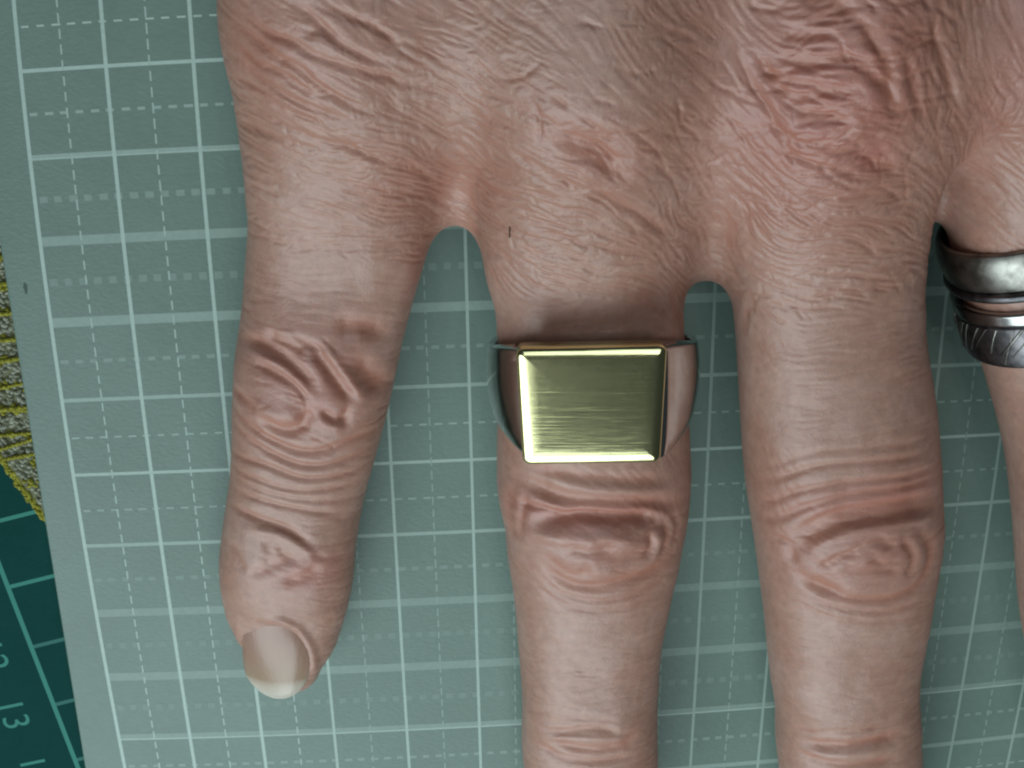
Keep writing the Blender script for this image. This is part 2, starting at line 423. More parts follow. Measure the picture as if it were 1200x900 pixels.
def surface_nets(Fv, xs, ys, zs):
    sgn = Fv < 0
    nx, ny, nz = Fv.shape
    cnt = np.zeros((nx - 1, ny - 1, nz - 1), np.int8)
    for i in (0, 1):
        for j in (0, 1):
            for k in (0, 1): cnt += sgn[i:nx - 1 + i, j:ny - 1 + j, k:nz - 1 + k]
    act = (cnt > 0) & (cnt < 8)
    idx = np.full(act.shape, -1, np.int64); I, J, K = np.nonzero(act); idx[I, J, K] = np.arange(len(I))
    acc = np.zeros((len(I), 3)); n = np.zeros(len(I))
    corners = [(i, j, k) for i in (0, 1) for j in (0, 1) for k in (0, 1)]
    for a in corners:
        for b in corners:
            if sum(b) - sum(a) == 1 and all(q >= p_ for p_, q in zip(a, b)):
                fa = Fv[I + a[0], J + a[1], K + a[2]]; fb = Fv[I + b[0], J + b[1], K + b[2]]
                m = (fa < 0) != (fb < 0); t = np.where(m, fa / np.where(m, fa - fb, 1), 0)
                pa = np.array(a) + t[:, None] * (np.array(b) - np.array(a)); acc[m] += pa[m]; n[m] += 1
    P = acc / n[:, None] + np.c_[I, J, K]
    P = P * CELL + np.array([xs[0], ys[0], zs[0]])
    quads = []
    for ax in range(3):
        sl0 = [slice(None)] * 3; sl1 = [slice(None)] * 3; sl0[ax] = slice(0, -1); sl1[ax] = slice(1, None)
        s0, s1 = sgn[tuple(sl0)], sgn[tuple(sl1)]
        A = np.argwhere(s0 != s1)
        o1, o2 = [(1, 2), (2, 0), (0, 1)][ax]
        ok = (A[:, o1] > 0) & (A[:, o2] > 0) & (A[:, o1] < Fv.shape[o1] - 1) & (A[:, o2] < Fv.shape[o2] - 1)
        A = A[ok]; inside = s0[tuple(A.T)]
        def g(d1, d2):
            B = A.copy(); B[:, o1] += d1; B[:, o2] += d2; return idx[tuple(B.T)]
        q = np.stack([g(-1, -1), g(0, -1), g(0, 0), g(-1, 0)], 1)
        q[~inside] = q[~inside][:, ::-1]
        quads.append(q)
    return P, np.vstack(quads)
HV, HQ = surface_nets(FLD, gx, gy, gz)

def fast_mesh(name, Vv, Q):
    me = bpy.data.meshes.new(name)
    me.vertices.add(len(Vv)); me.vertices.foreach_set('co', (np.asarray(Vv) * S).astype(np.float32).ravel())
    me.loops.add(Q.size); me.loops.foreach_set('vertex_index', Q.astype(np.int32).ravel())
    me.polygons.add(len(Q)); me.polygons.foreach_set('loop_start', (np.arange(len(Q)) * 4).astype(np.int32))
    me.polygons.foreach_set('use_smooth', np.ones(len(Q), bool))
    me.update(calc_edges=True); return me
me0 = fast_mesh('coarse', HV, HQ)
tmp = bpy.data.objects.new('tmp', me0); coll.objects.link(tmp)
sm = tmp.modifiers.new('s', 'SMOOTH'); sm.factor = .5; sm.iterations = 2
md = tmp.modifiers.new('d', 'SUBSURF'); md.levels = 2; md.render_levels = 2
hand_me = bpy.data.meshes.new_from_object(tmp.evaluated_get(bpy.context.evaluated_depsgraph_get()))
bpy.data.objects.remove(tmp); bpy.data.meshes.remove(me0)
hand_me.name = 'hand'
nv = len(hand_me.vertices)
co = np.empty(nv * 3, np.float32); hand_me.vertices.foreach_get('co', co); co = co.reshape(-1, 3).astype(float) / S
no = np.empty(nv * 3, np.float32); hand_me.vertices.foreach_get('normal', no); no = no.reshape(-1, 3).astype(float)

# upper height of the bare form, to drop traced points onto the skin
def top_height():
    inside = FLD < 0
    k = (FLD.shape[2] - 1 - np.argmax(inside[:, :, ::-1], 2)); any_ = inside.any(2)
    k1 = np.minimum(k + 1, FLD.shape[2] - 1)
    ii, jj = np.meshgrid(range(FLD.shape[0]), range(FLD.shape[1]), indexing='ij')
    f0, f1 = FLD[ii, jj, k], FLD[ii, jj, k1]
    z = gz[k] + CELL * f0 / np.where(f0 == f1, 1, f0 - f1)
    return np.where(any_, z, 5.0)
TOPZ = top_height()
def bil(A, x0, y0, step, x, y):
    fx = np.clip((x - x0) / step, 0, A.shape[0] - 1.001); fy = np.clip((y - y0) / step, 0, A.shape[1] - 1.001)
    i = fx.astype(int); j = fy.astype(int); a = fx - i; b = fy - j
    return A[i, j] * (1 - a) * (1 - b) + A[i + 1, j] * a * (1 - b) + A[i, j + 1] * (1 - a) * b + A[i + 1, j + 1] * a * b
def skin(u, v):
    z = 14.0
    for _ in range(8):
        p = at(u, v, z); z = float(bil(TOPZ, gx[0], gy[0], CELL, np.array([p[0]]), np.array([p[1]]))[0])
    return at(u, v, z)

# relief map of the skin over x, y
RS = 0.12
rx0, ry0 = gx[0], gy[0]
RN = (int((gx[-1] - gx[0]) / RS) + 1, int((gy[-1] - gy[0]) / RS) + 1)
H = np.zeros(RN); CREASE = np.zeros(RN); RED = np.zeros(RN)
def stamp(buf, x, y, sig, amp):
    r = int(3 * sig / RS) + 1
    cx, cy = (x - rx0) / RS, (y - ry0) / RS; i, j = int(round(cx)), int(round(cy))
    i0, i1, j0, j1 = max(i - r, 0), min(i + r + 1, RN[0]), max(j - r, 0), min(j + r + 1, RN[1])
    if i1 <= i0 or j1 <= j0: return
    k = -.5 * (RS / sig) ** 2
    e = amp * np.exp(k * (np.arange(i0, i1) - cx) ** 2)[:, None] * np.exp(k * (np.arange(j0, j1) - cy) ** 2)[None]
    np.maximum(buf[i0:i1, j0:j1], e, out=buf[i0:i1, j0:j1])
def line(pts, sig, depth, ridge=False, red=1.0):
    P = np.array([skin(*p)[:2] for p in pts])
    D = catmull(P, max(sig * .35, .1)); n = len(D)
    lo = D.min(0) - 4 * sig; hi = D.max(0) + 4 * sig
    buf = np.zeros(RN)
    for k, (x, y) in enumerate(D):
        t = k / (n - 1); stamp(buf, x, y, sig, min(1, 5 * t + .15, 5 * (1 - t) + .15))
    global H, CREASE
    if ridge: H += depth * buf
    else:
        H -= depth * buf
        CREASE = np.maximum(CREASE, buf * red * min(1, depth / .35))
def bump(u, v, sx, sy, amp, ang=0):
    c = skin(u, v)[:2]
    xs = rx0 + RS * np.arange(RN[0])[:, None] - c[0]; ys = ry0 + RS * np.arange(RN[1])[None] - c[1]
    ca, sa = math.cos(ang), math.sin(ang)
    return amp * np.exp(-.5 * (((xs * ca + ys * sa) / sx) ** 2 + ((-xs * sa + ys * ca) / sy) ** 2))

# --- fold lines traced on the knuckles: (points, half width mm, depth mm)
G = [
 # little finger, middle knuckle
 ([(285, 397), (308, 403), (335, 420), (359, 441), (369, 460)], .55, .50), ([(312, 391), (340, 404), (356, 414)], .45, .34), ([(296, 423), (327, 439), (348, 452), (364, 471)], .40, .36),
 ([(366, 408), (385, 433), (401, 455), (412, 470)], .55, .55), ([(420, 425), (433, 441), (447, 455)], .85, .60), ([(399, 383), (425, 383), (447, 388)], .85, .48), ([(306, 490), (332, 505), (353, 500), (361, 479)], .60, .55),
 ([(407, 478), (404, 500)], .4, .3), ([(276, 455), (290, 470), (300, 480)], .45, .28), ([(377, 480), (392, 492), (404, 488)], .35, .3), ([(345, 395), (362, 404), (380, 410)], .4, .25),
 ([(277, 479), (308, 511), (348, 529), (380, 529), (417, 513), (444, 500)], .38, .32), ([(276, 495), (311, 529), (353, 546), (391, 544), (433, 523)], .33, .27), ([(273, 521), (311, 546), (353, 561), (393, 559), (428, 545)], .3, .24),
 ([(273, 543), (305, 564), (348, 575), (395, 572), (420, 562)], .3, .2), ([(276, 558), (320, 580), (360, 587), (410, 585)], .3, .16), ([(276, 572), (313, 589), (351, 598), (400, 602)], .3, .2), ([(273, 591), (313, 612), (344, 626), (366, 642)], .38, .3),
 # little finger, end knuckle
 ([(293, 673), (320, 664), (344, 650)], .45, .34), ([(336, 682), (357, 676), (372, 666)], .55, .45), ([(310, 633), (316, 650), (312, 664)], .4, .25), ([(272, 636), (280, 655), (288, 668)], .4, .25), ([(325, 640), (335, 652), (350, 658)], .35, .25), ([(365, 650), (385, 655), (402, 650)], .4, .2),
 # ring finger, middle knuckle
 ([(604, 561), (621, 566), (653, 582), (700, 588), (758, 589), (797, 592)], .75, .52), ([(628, 611), (658, 607), (681, 603), (723, 605), (761, 608), (772, 616)], .62, .80), ([(610, 545), (665, 556), (723, 563), (785, 560)], .6, .28),
 ([(606, 590), (637, 596), (663, 601)], .4, .3), ([(632, 651), (653, 676), (687, 689), (729, 682), (767, 668), (788, 642)], .6, .45), ([(640, 648), (662, 668), (680, 672), (692, 662)], .5, .28), ([(705, 640), (722, 652), (742, 650), (756, 640)], .6, .2),
 ([(623, 660), (653, 693), (695, 706), (741, 699), (779, 676)], .35, .16), ([(620, 672), (653, 706), (695, 718), (741, 711), (779, 688)], .35, .12), ([(616, 578), (612, 605), (611, 631)], .35, .22), ([(600, 570), (597, 600), (604, 630)], .35, .2),
 ([(760, 625), (763, 640), (756, 652)], .35, .3), ([(778, 612), (783, 628), (778, 648)], .35, .28), ([(788, 600), (795, 615), (790, 640)], .35, .2), ([(668, 640), (690, 645), (712, 640)], .4, .15),
 # ring finger, end knuckle
 ([(636, 857), (670, 857), (699, 854), (727, 858)], .45, .26), ([(645, 868), (687, 879), (729, 874), (743, 856)], .6, .34), ([(624, 862), (657, 888), (708, 893), (745, 884)], .5, .25), ([(636, 845), (680, 843), (730, 846)], .4, .14),
 # middle finger, middle knuckle
 ([(888, 545), (949, 532), (1015, 526), (1085, 515)], .38, .14), ([(890, 564), (949, 549), (1015, 543), (1085, 531)], .38, .22), ([(890, 586), (940, 575), (1007, 566), (1096, 547)], .42, .28), ([(894, 608), (949, 594), (1015, 579), (1097, 558)], .42, .32),
 ([(920, 630), (971, 606), (1038, 592), (1097, 577)], .55, .50), ([(934, 650), (949, 630), (993, 612), (1051, 604), (1098, 588)], .75, .70), ([(931, 655), (944, 678), (971, 695), (1011, 704), (1051, 700), (1082, 678), (1090, 645), (1072, 616)], .5, .34),
 ([(953, 681), (980, 695)], .8, .42), ([(960, 665), (984, 651), (1007, 642)], .38, .30), ([(1055, 630), (1069, 651), (1064, 673)], .4, .26), ([(984, 669), (1029, 667), (1055, 669)], .35, .18), ([(1000, 640), (1025, 632), (1048, 640)], .45, .22),
 ([(940, 697), (984, 714), (1038, 718), (1082, 702)], .35, .16), ([(936, 712), (984, 728), (1038, 731), (1084, 718)], .35, .1), ([(905, 625), (925, 640), (928, 660)], .4, .25), ([(1020, 652), (1035, 660), (1050, 655)], .3, .18),
 # middle finger, end knuckle
 ([(935, 868), (984, 874), (1029, 869), (1058, 859)], .6, .40), ([(930, 878), (962, 892), (1007, 897), (1050, 888)], .5, .28), ([(930, 856), (980, 858), (1040, 850)], .4, .15),
 # middle finger's big knuckle
 ([(887, 67), (910, 93), (923, 117)], .45, .35), ([(920, 117), (957, 104), (1000, 99)], .45, .42), ([(930, 123), (967, 127), (992, 134)], .45, .42), ([(905, 66), (947, 70), (987, 64), (1013, 77), (1033, 100), (1050, 132)], .45, .42),
 ([(1010, 38), (1030, 60), (1042, 100)], .4, .32), ([(915, 90), (940, 92), (965, 96)], .35, .28), ([(918, 40), (945, 40), (975, 36)], .4, .3), ([(950, 20), (985, 12), (1015, 30), (1035, 48)], .4, .3), ([(900, 140), (940, 158), (985, 152)], .35, .26),
 ([(925, 175), (965, 188), (1010, 205)], .35, .26), ([(940, 215), (980, 228), (1030, 222)], .35, .22), ([(960, 165), (990, 170), (1010, 172)], .35, .25), ([(935, 0), (965, -4), (1000, 8)], .4, .3), ([(1005, 195), (1025, 190), (1050, 200)], .4, .3),
 ([(1055, 60), (1065, 100), (1075, 140)], .35, .28), ([(1085, 20), (1100, 70), (1115, 120)], .35, .25), ([(862, 60), (885, 100), (915, 150), (940, 190)], .35, .25),
 # outer edge of the hand
 ([(282, 8), (312, 35), (347, 47), (370, 60), (410, 75), (450, 87), (492, 102)], .32, .30), ([(278, 25), (305, 47), (330, 65), (355, 77), (370, 92), (400, 112), (430, 125)], .32, .30), ([(276, 45), (302, 70), (337, 85), (360, 100), (385, 110)], .30, .28),
 ([(278, 62), (310, 90), (345, 112), (375, 125), (410, 138)], .30, .26), ([(345, 0), (370, 20), (395, 45), (425, 62), (455, 75)], .32, .28), ([(280, 88), (310, 105), (345, 128), (385, 140)], .30, .24), ([(380, 0), (410, 18), (440, 30), (470, 55)], .3, .28),
 ([(284, 108), (312, 130), (350, 150), (400, 168), (450, 185)], .3, .22), ([(395, 160), (440, 185), (485, 198), (510, 215)], .3, .25), ([(286, 140), (330, 160), (380, 172)], .3, .2), ([(360, 38), (378, 32), (395, 40)], .3, .2),
 # ring knuckle folds
 ([(640, 155), (665, 165), (700, 185), (735, 205)], .5, .3), ([(660, 150), (690, 165), (730, 190)], .45, .3), ([(690, 215), (740, 245), (790, 280)], .4, .24), ([(600, 175), (640, 195), (690, 222)], .4, .22),
]
for pts, sg, dp in G: line(pts, sg * (1.1 if pts[0][1] > 600 else 1), dp * (.72 if pts[0][1] > 612 and pts[0][0] < 380 else 1.1))
R_ = [
 ([(291, 619), (326, 627), (357, 643), (368, 655)], .45, .30), ([(616, 577), (637, 588), (660, 597), (691, 596), (723, 599), (758, 598), (789, 605)], .40, .30), ([(618, 624), (653, 628), (691, 630), (723, 629), (754, 642)], .65, .40),
 ([(640, 550), (665, 568), (723, 575), (780, 576)], .5, .18), ([(949, 640), (993, 622), (1047, 612), (1091, 604)], .45, .34), ([(300, 412), (330, 428), (352, 448), (366, 466)], .35, .25), ([(375, 400), (392, 422), (410, 446), (424, 468)], .4, .28),
 ([(300, 475), (325, 486), (345, 484)], .8, .35), ([(372, 490), (385, 498), (398, 500)], .5, .3), ([(640, 862), (690, 866), (735, 864)], .4, .2), ([(940, 880), (985, 885), (1040, 878)], .5, .25), ([(660, 655), (690, 652), (700, 668), (725, 668)], .6, .22), ([(770, 625), (772, 640), (766, 655)], .35, .2),
]
for pts, sg, dp in R_: line(pts, sg, dp * .95, ridge=True)
# --- broad form: knuckle heads, hollows between them, pits
for b in [(985, 110, 8, 9, 2.0), (690, 130, 8, 8, 1.4), (390, 90, 7, 8, 1.0), (1230, 60, 8, 8, 1.8), (1020, 178, 2.0, 1.4, -.9), (700, 168, 2.6, 1.2, -.7, -.5), (840, 100, 4, 14, -1.3), (545, 90, 4, 12, -.9), (1105, 90, 4, 12, -1.0),
          (700, 640, 4.5, 3.0, .6), (1010, 650, 5, 3.6, .7), (345, 455, 4.5, 3.5, .4), (690, 388, 8, 3.2, -1.0), (355, 345, 5, 3, -.4), (690, 760, 5, 6, -.3), (1000, 765, 5, 6, -.3), (320, 705, 4, 3, .3)]:
    H += bump(*b)
# --- redness of the skin itself over the joints
for b in [(970, 110, 6.5, 8.5, .85), (1020, 180, 2.5, 2.0, .9), (695, 170, 4.5, 2.5, .38, -.5), (690, 606, 7, 1.6, .8), (1030, 590, 7, 2.0, .7, .15), (355, 455, 5, 5, .45), (355, 675, 3, 2, .6), (1190, 60, 4, 9, .45), (490, 215, 4, 3, .25), (495, 315, 1.5, 4, .4), (700, 640, 7, 5, .3), (1010, 650, 7, 5, .35), (330, 60, 6, 4, .25)]:
    RED = np.maximum(RED, bump(*b))

# --- skin lines that follow the tension of the skin
FLOW = [((280, 40), (1, .75)), ((330, 60), (1, .62)), ((450, 120), (1, .55)), ((330, 170), (1, .42)), ((400, 230), (1, .15)), ((600, 60), (1, .62)), ((520, 20), (1, .6)), ((650, 170), (1, .62)), ((600, 230), (1, .3)), ((690, 310), (1, .15)), ((560, 300), (.4, 1)), ((760, 120), (.85, 1)), ((740, 30), (.9, 1)), ((840, 220), (.7, 1)),
        ((900, 150), (.55, 1)), ((850, 60), (.6, 1)), ((960, 100), (1, .05)), ((980, 180), (1, .1)), ((960, 30), (1, .0)), ((1000, 250), (1, .12)), ((1080, 100), (.4, 1)), ((1150, 60), (.3, 1)), ((1120, 160), (.4, 1)), ((1150, 240), (1, .2)), ((940, 330), (1, .05)), ((960, 450), (1, -.1)), ((870, 400), (.1, 1)), ((870, 520), (.2, 1)),
        ((380, 300), (1, .1)), ((380, 350), (1, .15)), ((340, 550), (1, .2)), ((690, 760), (1, 0)), ((690, 350), (1, .05)), ((1000, 760), (1, 0)), ((1000, 500), (1, -.15)), ((820, 290), (.4, 1)), ((520, 240), (.8, .6))]
FP = np.array([skin(*p)[:2] for p, d in FLOW])
FA = []
for p, d in FLOW:
    q = skin(p[0], p[1])[:2]; e = skin(p[0] + d[0] * 8, p[1] + d[1] * 8)[:2] - q; FA.append(2 * math.atan2(e[1], e[0]))
FC, FS = np.cos(FA), np.sin(FA)
GS = 2.0
fxs = np.arange(gx[0], gx[-1], GS); fys = np.arange(gy[0], gy[-1], GS)
fx2, fy2 = np.meshgrid(fxs, fys, indexing='ij')
wgt = 1 / (((fx2[..., None] - FP[:, 0]) ** 2 + (fy2[..., None] - FP[:, 1]) ** 2) ** 1.6 + .5)
ANG = .5 * np.arctan2((wgt * FS).sum(-1), (wgt * FC).sum(-1))
rng = np.random.default_rng(11)
def smooth_noise(cell, seed):
    r = np.random.default_rng(seed); nx_, ny_ = int((gx[-1] - gx[0]) / cell) + 3, int((gy[-1] - gy[0]) / cell) + 3
    return r.standard_normal((nx_, ny_)), cell
def sn(nz_, x, y):
    A, c = nz_; return bil(A, gx[0], gy[0], c, x, y)
nA, nB, nC = smooth_noise(3.0, 1), smooth_noise(1.3, 2), smooth_noise(9, 3)
AX2, AY2 = np.cos(2 * ANG), np.sin(2 * ANG)
def ang_at(x, y):
    c = bil(AX2, gx[0], gy[0], GS, x, y); s_ = bil(AY2, gx[0], gy[0], GS, x, y)
    return .5 * np.arctan2(s_, c) + .22 * sn(nA, x, y) + .12 * sn(nB, x, y)
ymin, ymax = at(600, 905, 8)[1] - 2, at(600, -30, 20)[1]
xmin, xmax = at(240, 0, 10)[0], at(1215, 300, 12)[0]
TOPD = bil  # alias
def lines_family(n, off, sig, dep, lmin, lmax, back, fing):
    """short creases grown along the flow; deeper on the back of the hand than along the fingers"""
    sx = rng.uniform(xmin, xmax, n); sy = rng.uniform(ymin, ymax, n)
    hz = bil(TOPZ, gx[0], gy[0], CELL, sx, sy)
    ws = web_s(sx, sy)
    keep = (hz > 6) & (rng.uniform(0, 1, n) < np.where(ws > -4, back, fing))
    sx, sy, ws = sx[keep], sy[keep], ws[keep]
    n = len(sx); ln = rng.uniform(lmin, lmax, n); amp = rng.uniform(.45, 1, n) * (1 + .35 * np.clip(sn(nC, sx, sy), -1, 1.2)) * np.where(ws > -4, 1.0, .30)
    st = .16; steps = int(lmax / st)
    X, Y = sx.copy(), sy.copy(); pd = None
    buf = np.zeros(RN)
    a0 = ang_at(X, Y) + off + rng.normal(0, .10, n); dx, dy = np.cos(a0), np.sin(a0)
    for k in range(steps):
        alive = np.nonzero(k * st < ln)[0]
        t = k * st / ln
        for i in alive:
            stamp(buf, X[i], Y[i], sig, amp[i] * min(1, 4 * t[i] + .1, 4 * (1 - t[i]) + .1))
        a = ang_at(X, Y) + off
        nxd, nyd = np.cos(a), np.sin(a); f = np.sign(nxd * dx + nyd * dy); f[f == 0] = 1
        dx = .6 * dx + .4 * nxd * f; dy = .6 * dy + .4 * nyd * f; l = np.hypot(dx, dy); dx /= l; dy /= l
        X += dx * st; Y += dy * st
    return buf * dep, buf
h1, b1 = lines_family(7600, 0, .145, .165, 2, 6, 1.0, .55)
h2, b2 = lines_family(4600, .75, .135, .115, 1.2, 3.5, 1.0, .20)
h3, b3 = lines_family(3200, -.8, .135, .10, 1.2, 3.0, 1.0, .15)
H -= np.maximum(np.maximum(h1, h2), h3)
CREASE = np.maximum(CREASE, np.maximum(.6 * b1, .4 * b2))
# crumpled skin over the middle finger's big knuckle
def crumple(u, v, rx, ry, n, ang, spread, sig, dep, lmin, lmax):
    c = skin(u, v)[:2]; buf = np.zeros(RN)
    for _ in range(n):
        x, y = c[0] + rng.normal(0, rx), c[1] + rng.normal(0, ry); a = ang + rng.normal(0, spread); ln = rng.uniform(lmin, lmax); am = rng.uniform(.4, 1)
        k = int(ln / .14); cv = rng.normal(0, .12)
        for i in range(k):
            t = i / k; stamp(buf, x, y, sig, am * min(1, 4 * t + .1, 4 * (1 - t) + .1))
            a += cv * .14 + rng.normal(0, .05); x += .14 * math.cos(a); y += .14 * math.sin(a)
    return buf, dep
for args in ((968, 95, 4.2, 6.5, 110, -.05, .35, .19, .24, 2, 5.5), (1085, 80, 2.2, 6.0, 50, -1.2, .15, .15, .10, 2, 5), (700, 165, 6, 4, 50, -.55, .15, .18, .2, 2, 6), (690, 640, 4, 2.4, 26, 0, .3, .16, .08, 1.5, 4), (1010, 655, 4.5, 3, 30, .1, .4, .16, .09, 1.5, 4), (350, 460, 4, 4, 26, -.4, .4, .16, .1, 1.5, 4)):
    bq, dq = crumple(*args); H -= bq * dq; CREASE = np.maximum(CREASE, bq * .8)
xs = rx0 + RS * np.arange(RN[0]); ys = ry0 + RS * np.arange(RN[1])
XX, YY = np.meshgrid(xs, ys, indexing='ij')
nD, nE = smooth_noise(5, 7), smooth_noise(1.8, 8)
H += .10 * sn(nD, XX, YY) + .035 * sn(nE, XX, YY)

# --- nail bed of the little finger and the swollen folds round it
H += bump(320, 765, 3.4, 3.6, -.95)
for pts, sg, am in (([(279, 728), (277, 745), (280, 765)], .35, .2), ([(300, 726), (325, 727), (346, 738), (360, 755), (367, 775), (367, 795)], .5, .45), ([(287, 722), (310, 716), (335, 718)], .6, .08)):
    line(pts, sg, am, ridge=True)
hh = bil(H, rx0, ry0, RS, co[:, 0], co[:, 1])
wt = smoothstep(-.1, .45, no[:, 2])
co2 = co + no * (hh * wt)[:, None]
cr = bil(CREASE, rx0, ry0, RS, co[:, 0], co[:, 1]) * wt
rd = bil(RED, rx0, ry0, RS, co[:, 0], co[:, 1]) * wt
hand_me.vertices.foreach_set('co', (co2 * S).astype(np.float32).ravel())
for nm, arr in (('crease', cr), ('redness', rd)):
    at_ = hand_me.attributes.new(nm, 'FLOAT', 'POINT'); at_.data.foreach_set('value', arr.astype(np.float32))
hand_me.polygons.foreach_set('use_smooth', np.ones(len(hand_me.polygons), bool))
hand_me.update()

def skin_material():
    m, t, b = nt('skin')
    v = objvec(t)
    big = noise(t, 110, 3, .55, v); fine = noise(t, 900, 3, .6, v)
    r1 = ramp(t, big.outputs[0], [(0.3, (0.395, 0.215, 0.160)), (0.5, (0.425, 0.247, 0.190)), (0.7, (0.455, 0.285, 0.230))])
    r2 = ramp(t, fine.outputs[0], [(0.3, (0.86, 0.84, 0.84)), (0.7, (1.06, 1.07, 1.08))])
    mul = N(t, 'ShaderNodeMix', data_type='RGBA', blend_type='MULTIPLY'); mul.inputs[0].default_value = 1
    L(t, r1.outputs[0], mul.inputs[6]); L(t, r2.outputs[0], mul.inputs[7])
    def tint(prev, attr, col, k):
        a = N(t, 'ShaderNodeAttribute', attribute_name=attr)
        mm = N(t, 'ShaderNodeMath', operation='MULTIPLY'); mm.inputs[1].default_value = k; L(t, a.outputs['Fac'], mm.inputs[0])
        x = N(t, 'ShaderNodeMix', data_type='RGBA', blend_type='MIX'); L(t, mm.outputs[0], x.inputs[0]); L(t, prev, x.inputs[6])
        x.inputs[7].default_value = (*col, 1); return x.outputs[2]
    c = tint(mul.outputs[2], 'redness', (0.42, 0.125, 0.110), .66)
    c = tint(c, 'crease', (0.40, 0.150, 0.090), .62)
    L(t, c, b.inputs['Base Color'])
    b.inputs['Subsurface Weight'].default_value = .38
    b.inputs['Subsurface Radius'].default_value = (1.0, .34, .18)
    b.inputs['Subsurface Scale'].default_value = .0010
    b.inputs['Roughness'].default_value = .45
    b.inputs['Specular IOR Level'].default_value = .75
    f2 = noise(t, 3200, 2, .6, v)
    bp = N(t, 'ShaderNodeBump'); bp.inputs['Strength'].default_value = .35; bp.inputs['Distance'].default_value = .00012
    L(t, f2.outputs[0], bp.inputs['Height']); L(t, bp.outputs[0], b.inputs['Normal'])
    return m
hand_me.materials.clear(); hand_me.materials.append(skin_material())
hand = bpy.data.objects.new('hand', hand_me); coll.objects.link(hand)
hand['label'] = 'bare adult hand, back up and fingers spread, resting on the grey mat'
hand['category'] = 'hand'

# nails
def nail_material():
    m, t, b = nt('fingernail_keratin')
    a = N(t, 'ShaderNodeAttribute', attribute_name='along')
    v = objvec(t, (1, .08, 1)); n = noise(t, 2500, 2, .5, v)
    r = ramp(t, a.outputs['Fac'], [(0.0, (0.34, 0.195, 0.15)), (0.5, (0.34, 0.215, 0.16)), (0.78, (0.35, 0.25, 0.175)), (0.88, (0.52, 0.46, 0.38)), (1.0, (0.58, 0.54, 0.47))])
    L(t, r.outputs[0], b.inputs['Base Color']); b.inputs['Roughness'].default_value = .28; b.inputs['Specular IOR Level'].default_value = .6
    b.inputs['Subsurface Weight'].default_value = .2; b.inputs['Subsurface Radius'].default_value = (1, .6, .4); b.inputs['Subsurface Scale'].default_value = .0006
    bp = N(t, 'ShaderNodeBump'); bp.inputs['Strength'].default_value = .25; bp.inputs['Distance'].default_value = .0001
    L(t, n.outputs[0], bp.inputs['Height']); L(t, bp.outputs[0], b.inputs['Normal'])
    return m
M_nail = nail_material()
NL = np.array([(286, 733), (284, 755), (285, 775), (289, 793), (301, 808)], float)
NC = np.array([(318, 725), (321, 752), (323, 778), (325, 803), (327, 819)], float)
NR = np.array([(353, 742), (360, 760), (362, 780), (360, 796), (351, 810)], float)
NZ = np.array([10.85, 10.75, 10.2, 9.25, 8.5])
ND = np.array([1.0, 1.4, 1.5, 1.3, .7])
def nail(du, dv, k, dz):
    cols = catmull(np.c_[NC, NL, NR, NZ, ND], 6.0)
    nr, nc = len(cols), 15; V = []
    for side in (0, 1):
        for i, c in enumerate(cols):
            for j in range(nc):
                u = -1 + 2 * j / (nc - 1)
                q = c[2:4] + (c[4:6] - c[2:4]) * (u + 1) / 2 + (c[0:2] - (c[2:4] + c[4:6]) / 2) * (1 - u * u)
                q = np.array([322, 770]) + (q - np.array([322, 770])) * k
                V.append(at(q[0] + du, q[1] + dv, c[6] + dz + .5 * u - c[7] * abs(u) ** 2.2 - side * (.12 + .3 * i / nr)))
    F = []; o_ = nr * nc
    for i in range(nr - 1):
        for j in range(nc - 1):
            a = i * nc + j; F.append((a, a + nc, a + nc + 1, a + 1)); F.append((o_ + a, o_ + a + 1, o_ + a + nc + 1, o_ + a + nc))
    rim = [j for j in range(nc)] + [i * nc + nc - 1 for i in range(1, nr)] + [(nr - 1) * nc + j for j in range(nc - 2, -1, -1)] + [i * nc for i in range(nr - 2, 0, -1)]
    for a, b in zip(rim, rim[1:] + rim[:1]): F.append((a, b, b + o_, a + o_))
    ob = mesh_obj('fingernail', V, F, M_nail, hand, True)
    ob.data.set_sharp_from_angle(angle=math.radians(50))
    al = ob.data.attributes.new('along', 'FLOAT', 'POINT')
    al.data.foreach_set('value', np.tile(np.repeat(np.linspace(0, 1, nr), nc), 2).astype(np.float32))
    return ob
nail(0, 0, 1, 0)
nail(372, 222, 1.15, 1.3); nail(680, 250, 1.2, 1.6); nail(975, 155, 1.15, 1.9)

# ------------------------------------------------------------------ rings
def metal(name, col, rough, scr=None, dirt=None):
    m, t, b = nt(name)
    b.inputs['Metallic'].default_value = 1.0; b.inputs['Base Color'].default_value = (*col, 1); b.inputs['Roughness'].default_value = rough
    v0 = objvec(t); n0 = noise(t, 2600, 2, .6, v0)
    mr = N(t, 'ShaderNodeMapRange'); mr.inputs[3].default_value = rough * .9; mr.inputs[4].default_value = rough * 1.15
    L(t, n0.outputs[0], mr.inputs[0]); L(t, mr.outputs[0], b.inputs['Roughness'])
    if scr:
        v = objvec(t, scr[0]); n = noise(t, 1000, 3, .7, v)
        bp = N(t, 'ShaderNodeBump'); bp.inputs['Strength'].default_value = scr[1]; bp.inputs['Distance'].default_value = .00003
        L(t, n.outputs[0], bp.inputs['Height']); L(t, bp.outputs[0], b.inputs['Normal'])
    if dirt:
        n2 = noise(t, 500, 4, .6, v0); r = ramp(t, n2.outputs[0], [(.35, dirt), (.6, col)]); L(t, r.outputs[0], b.inputs['Base Color'])
    return m
M_silver = metal('polished_silver', (0.64, 0.63, 0.61), .12)
M_gold = metal('brushed_pale_gold', (0.80, 0.78, 0.42), .17, ((.04, 5.0, .2), .42))
M_oldsilver = metal('worn_silver', (0.33, 0.325, 0.30), .32, None, (0.15, 0.145, 0.13))
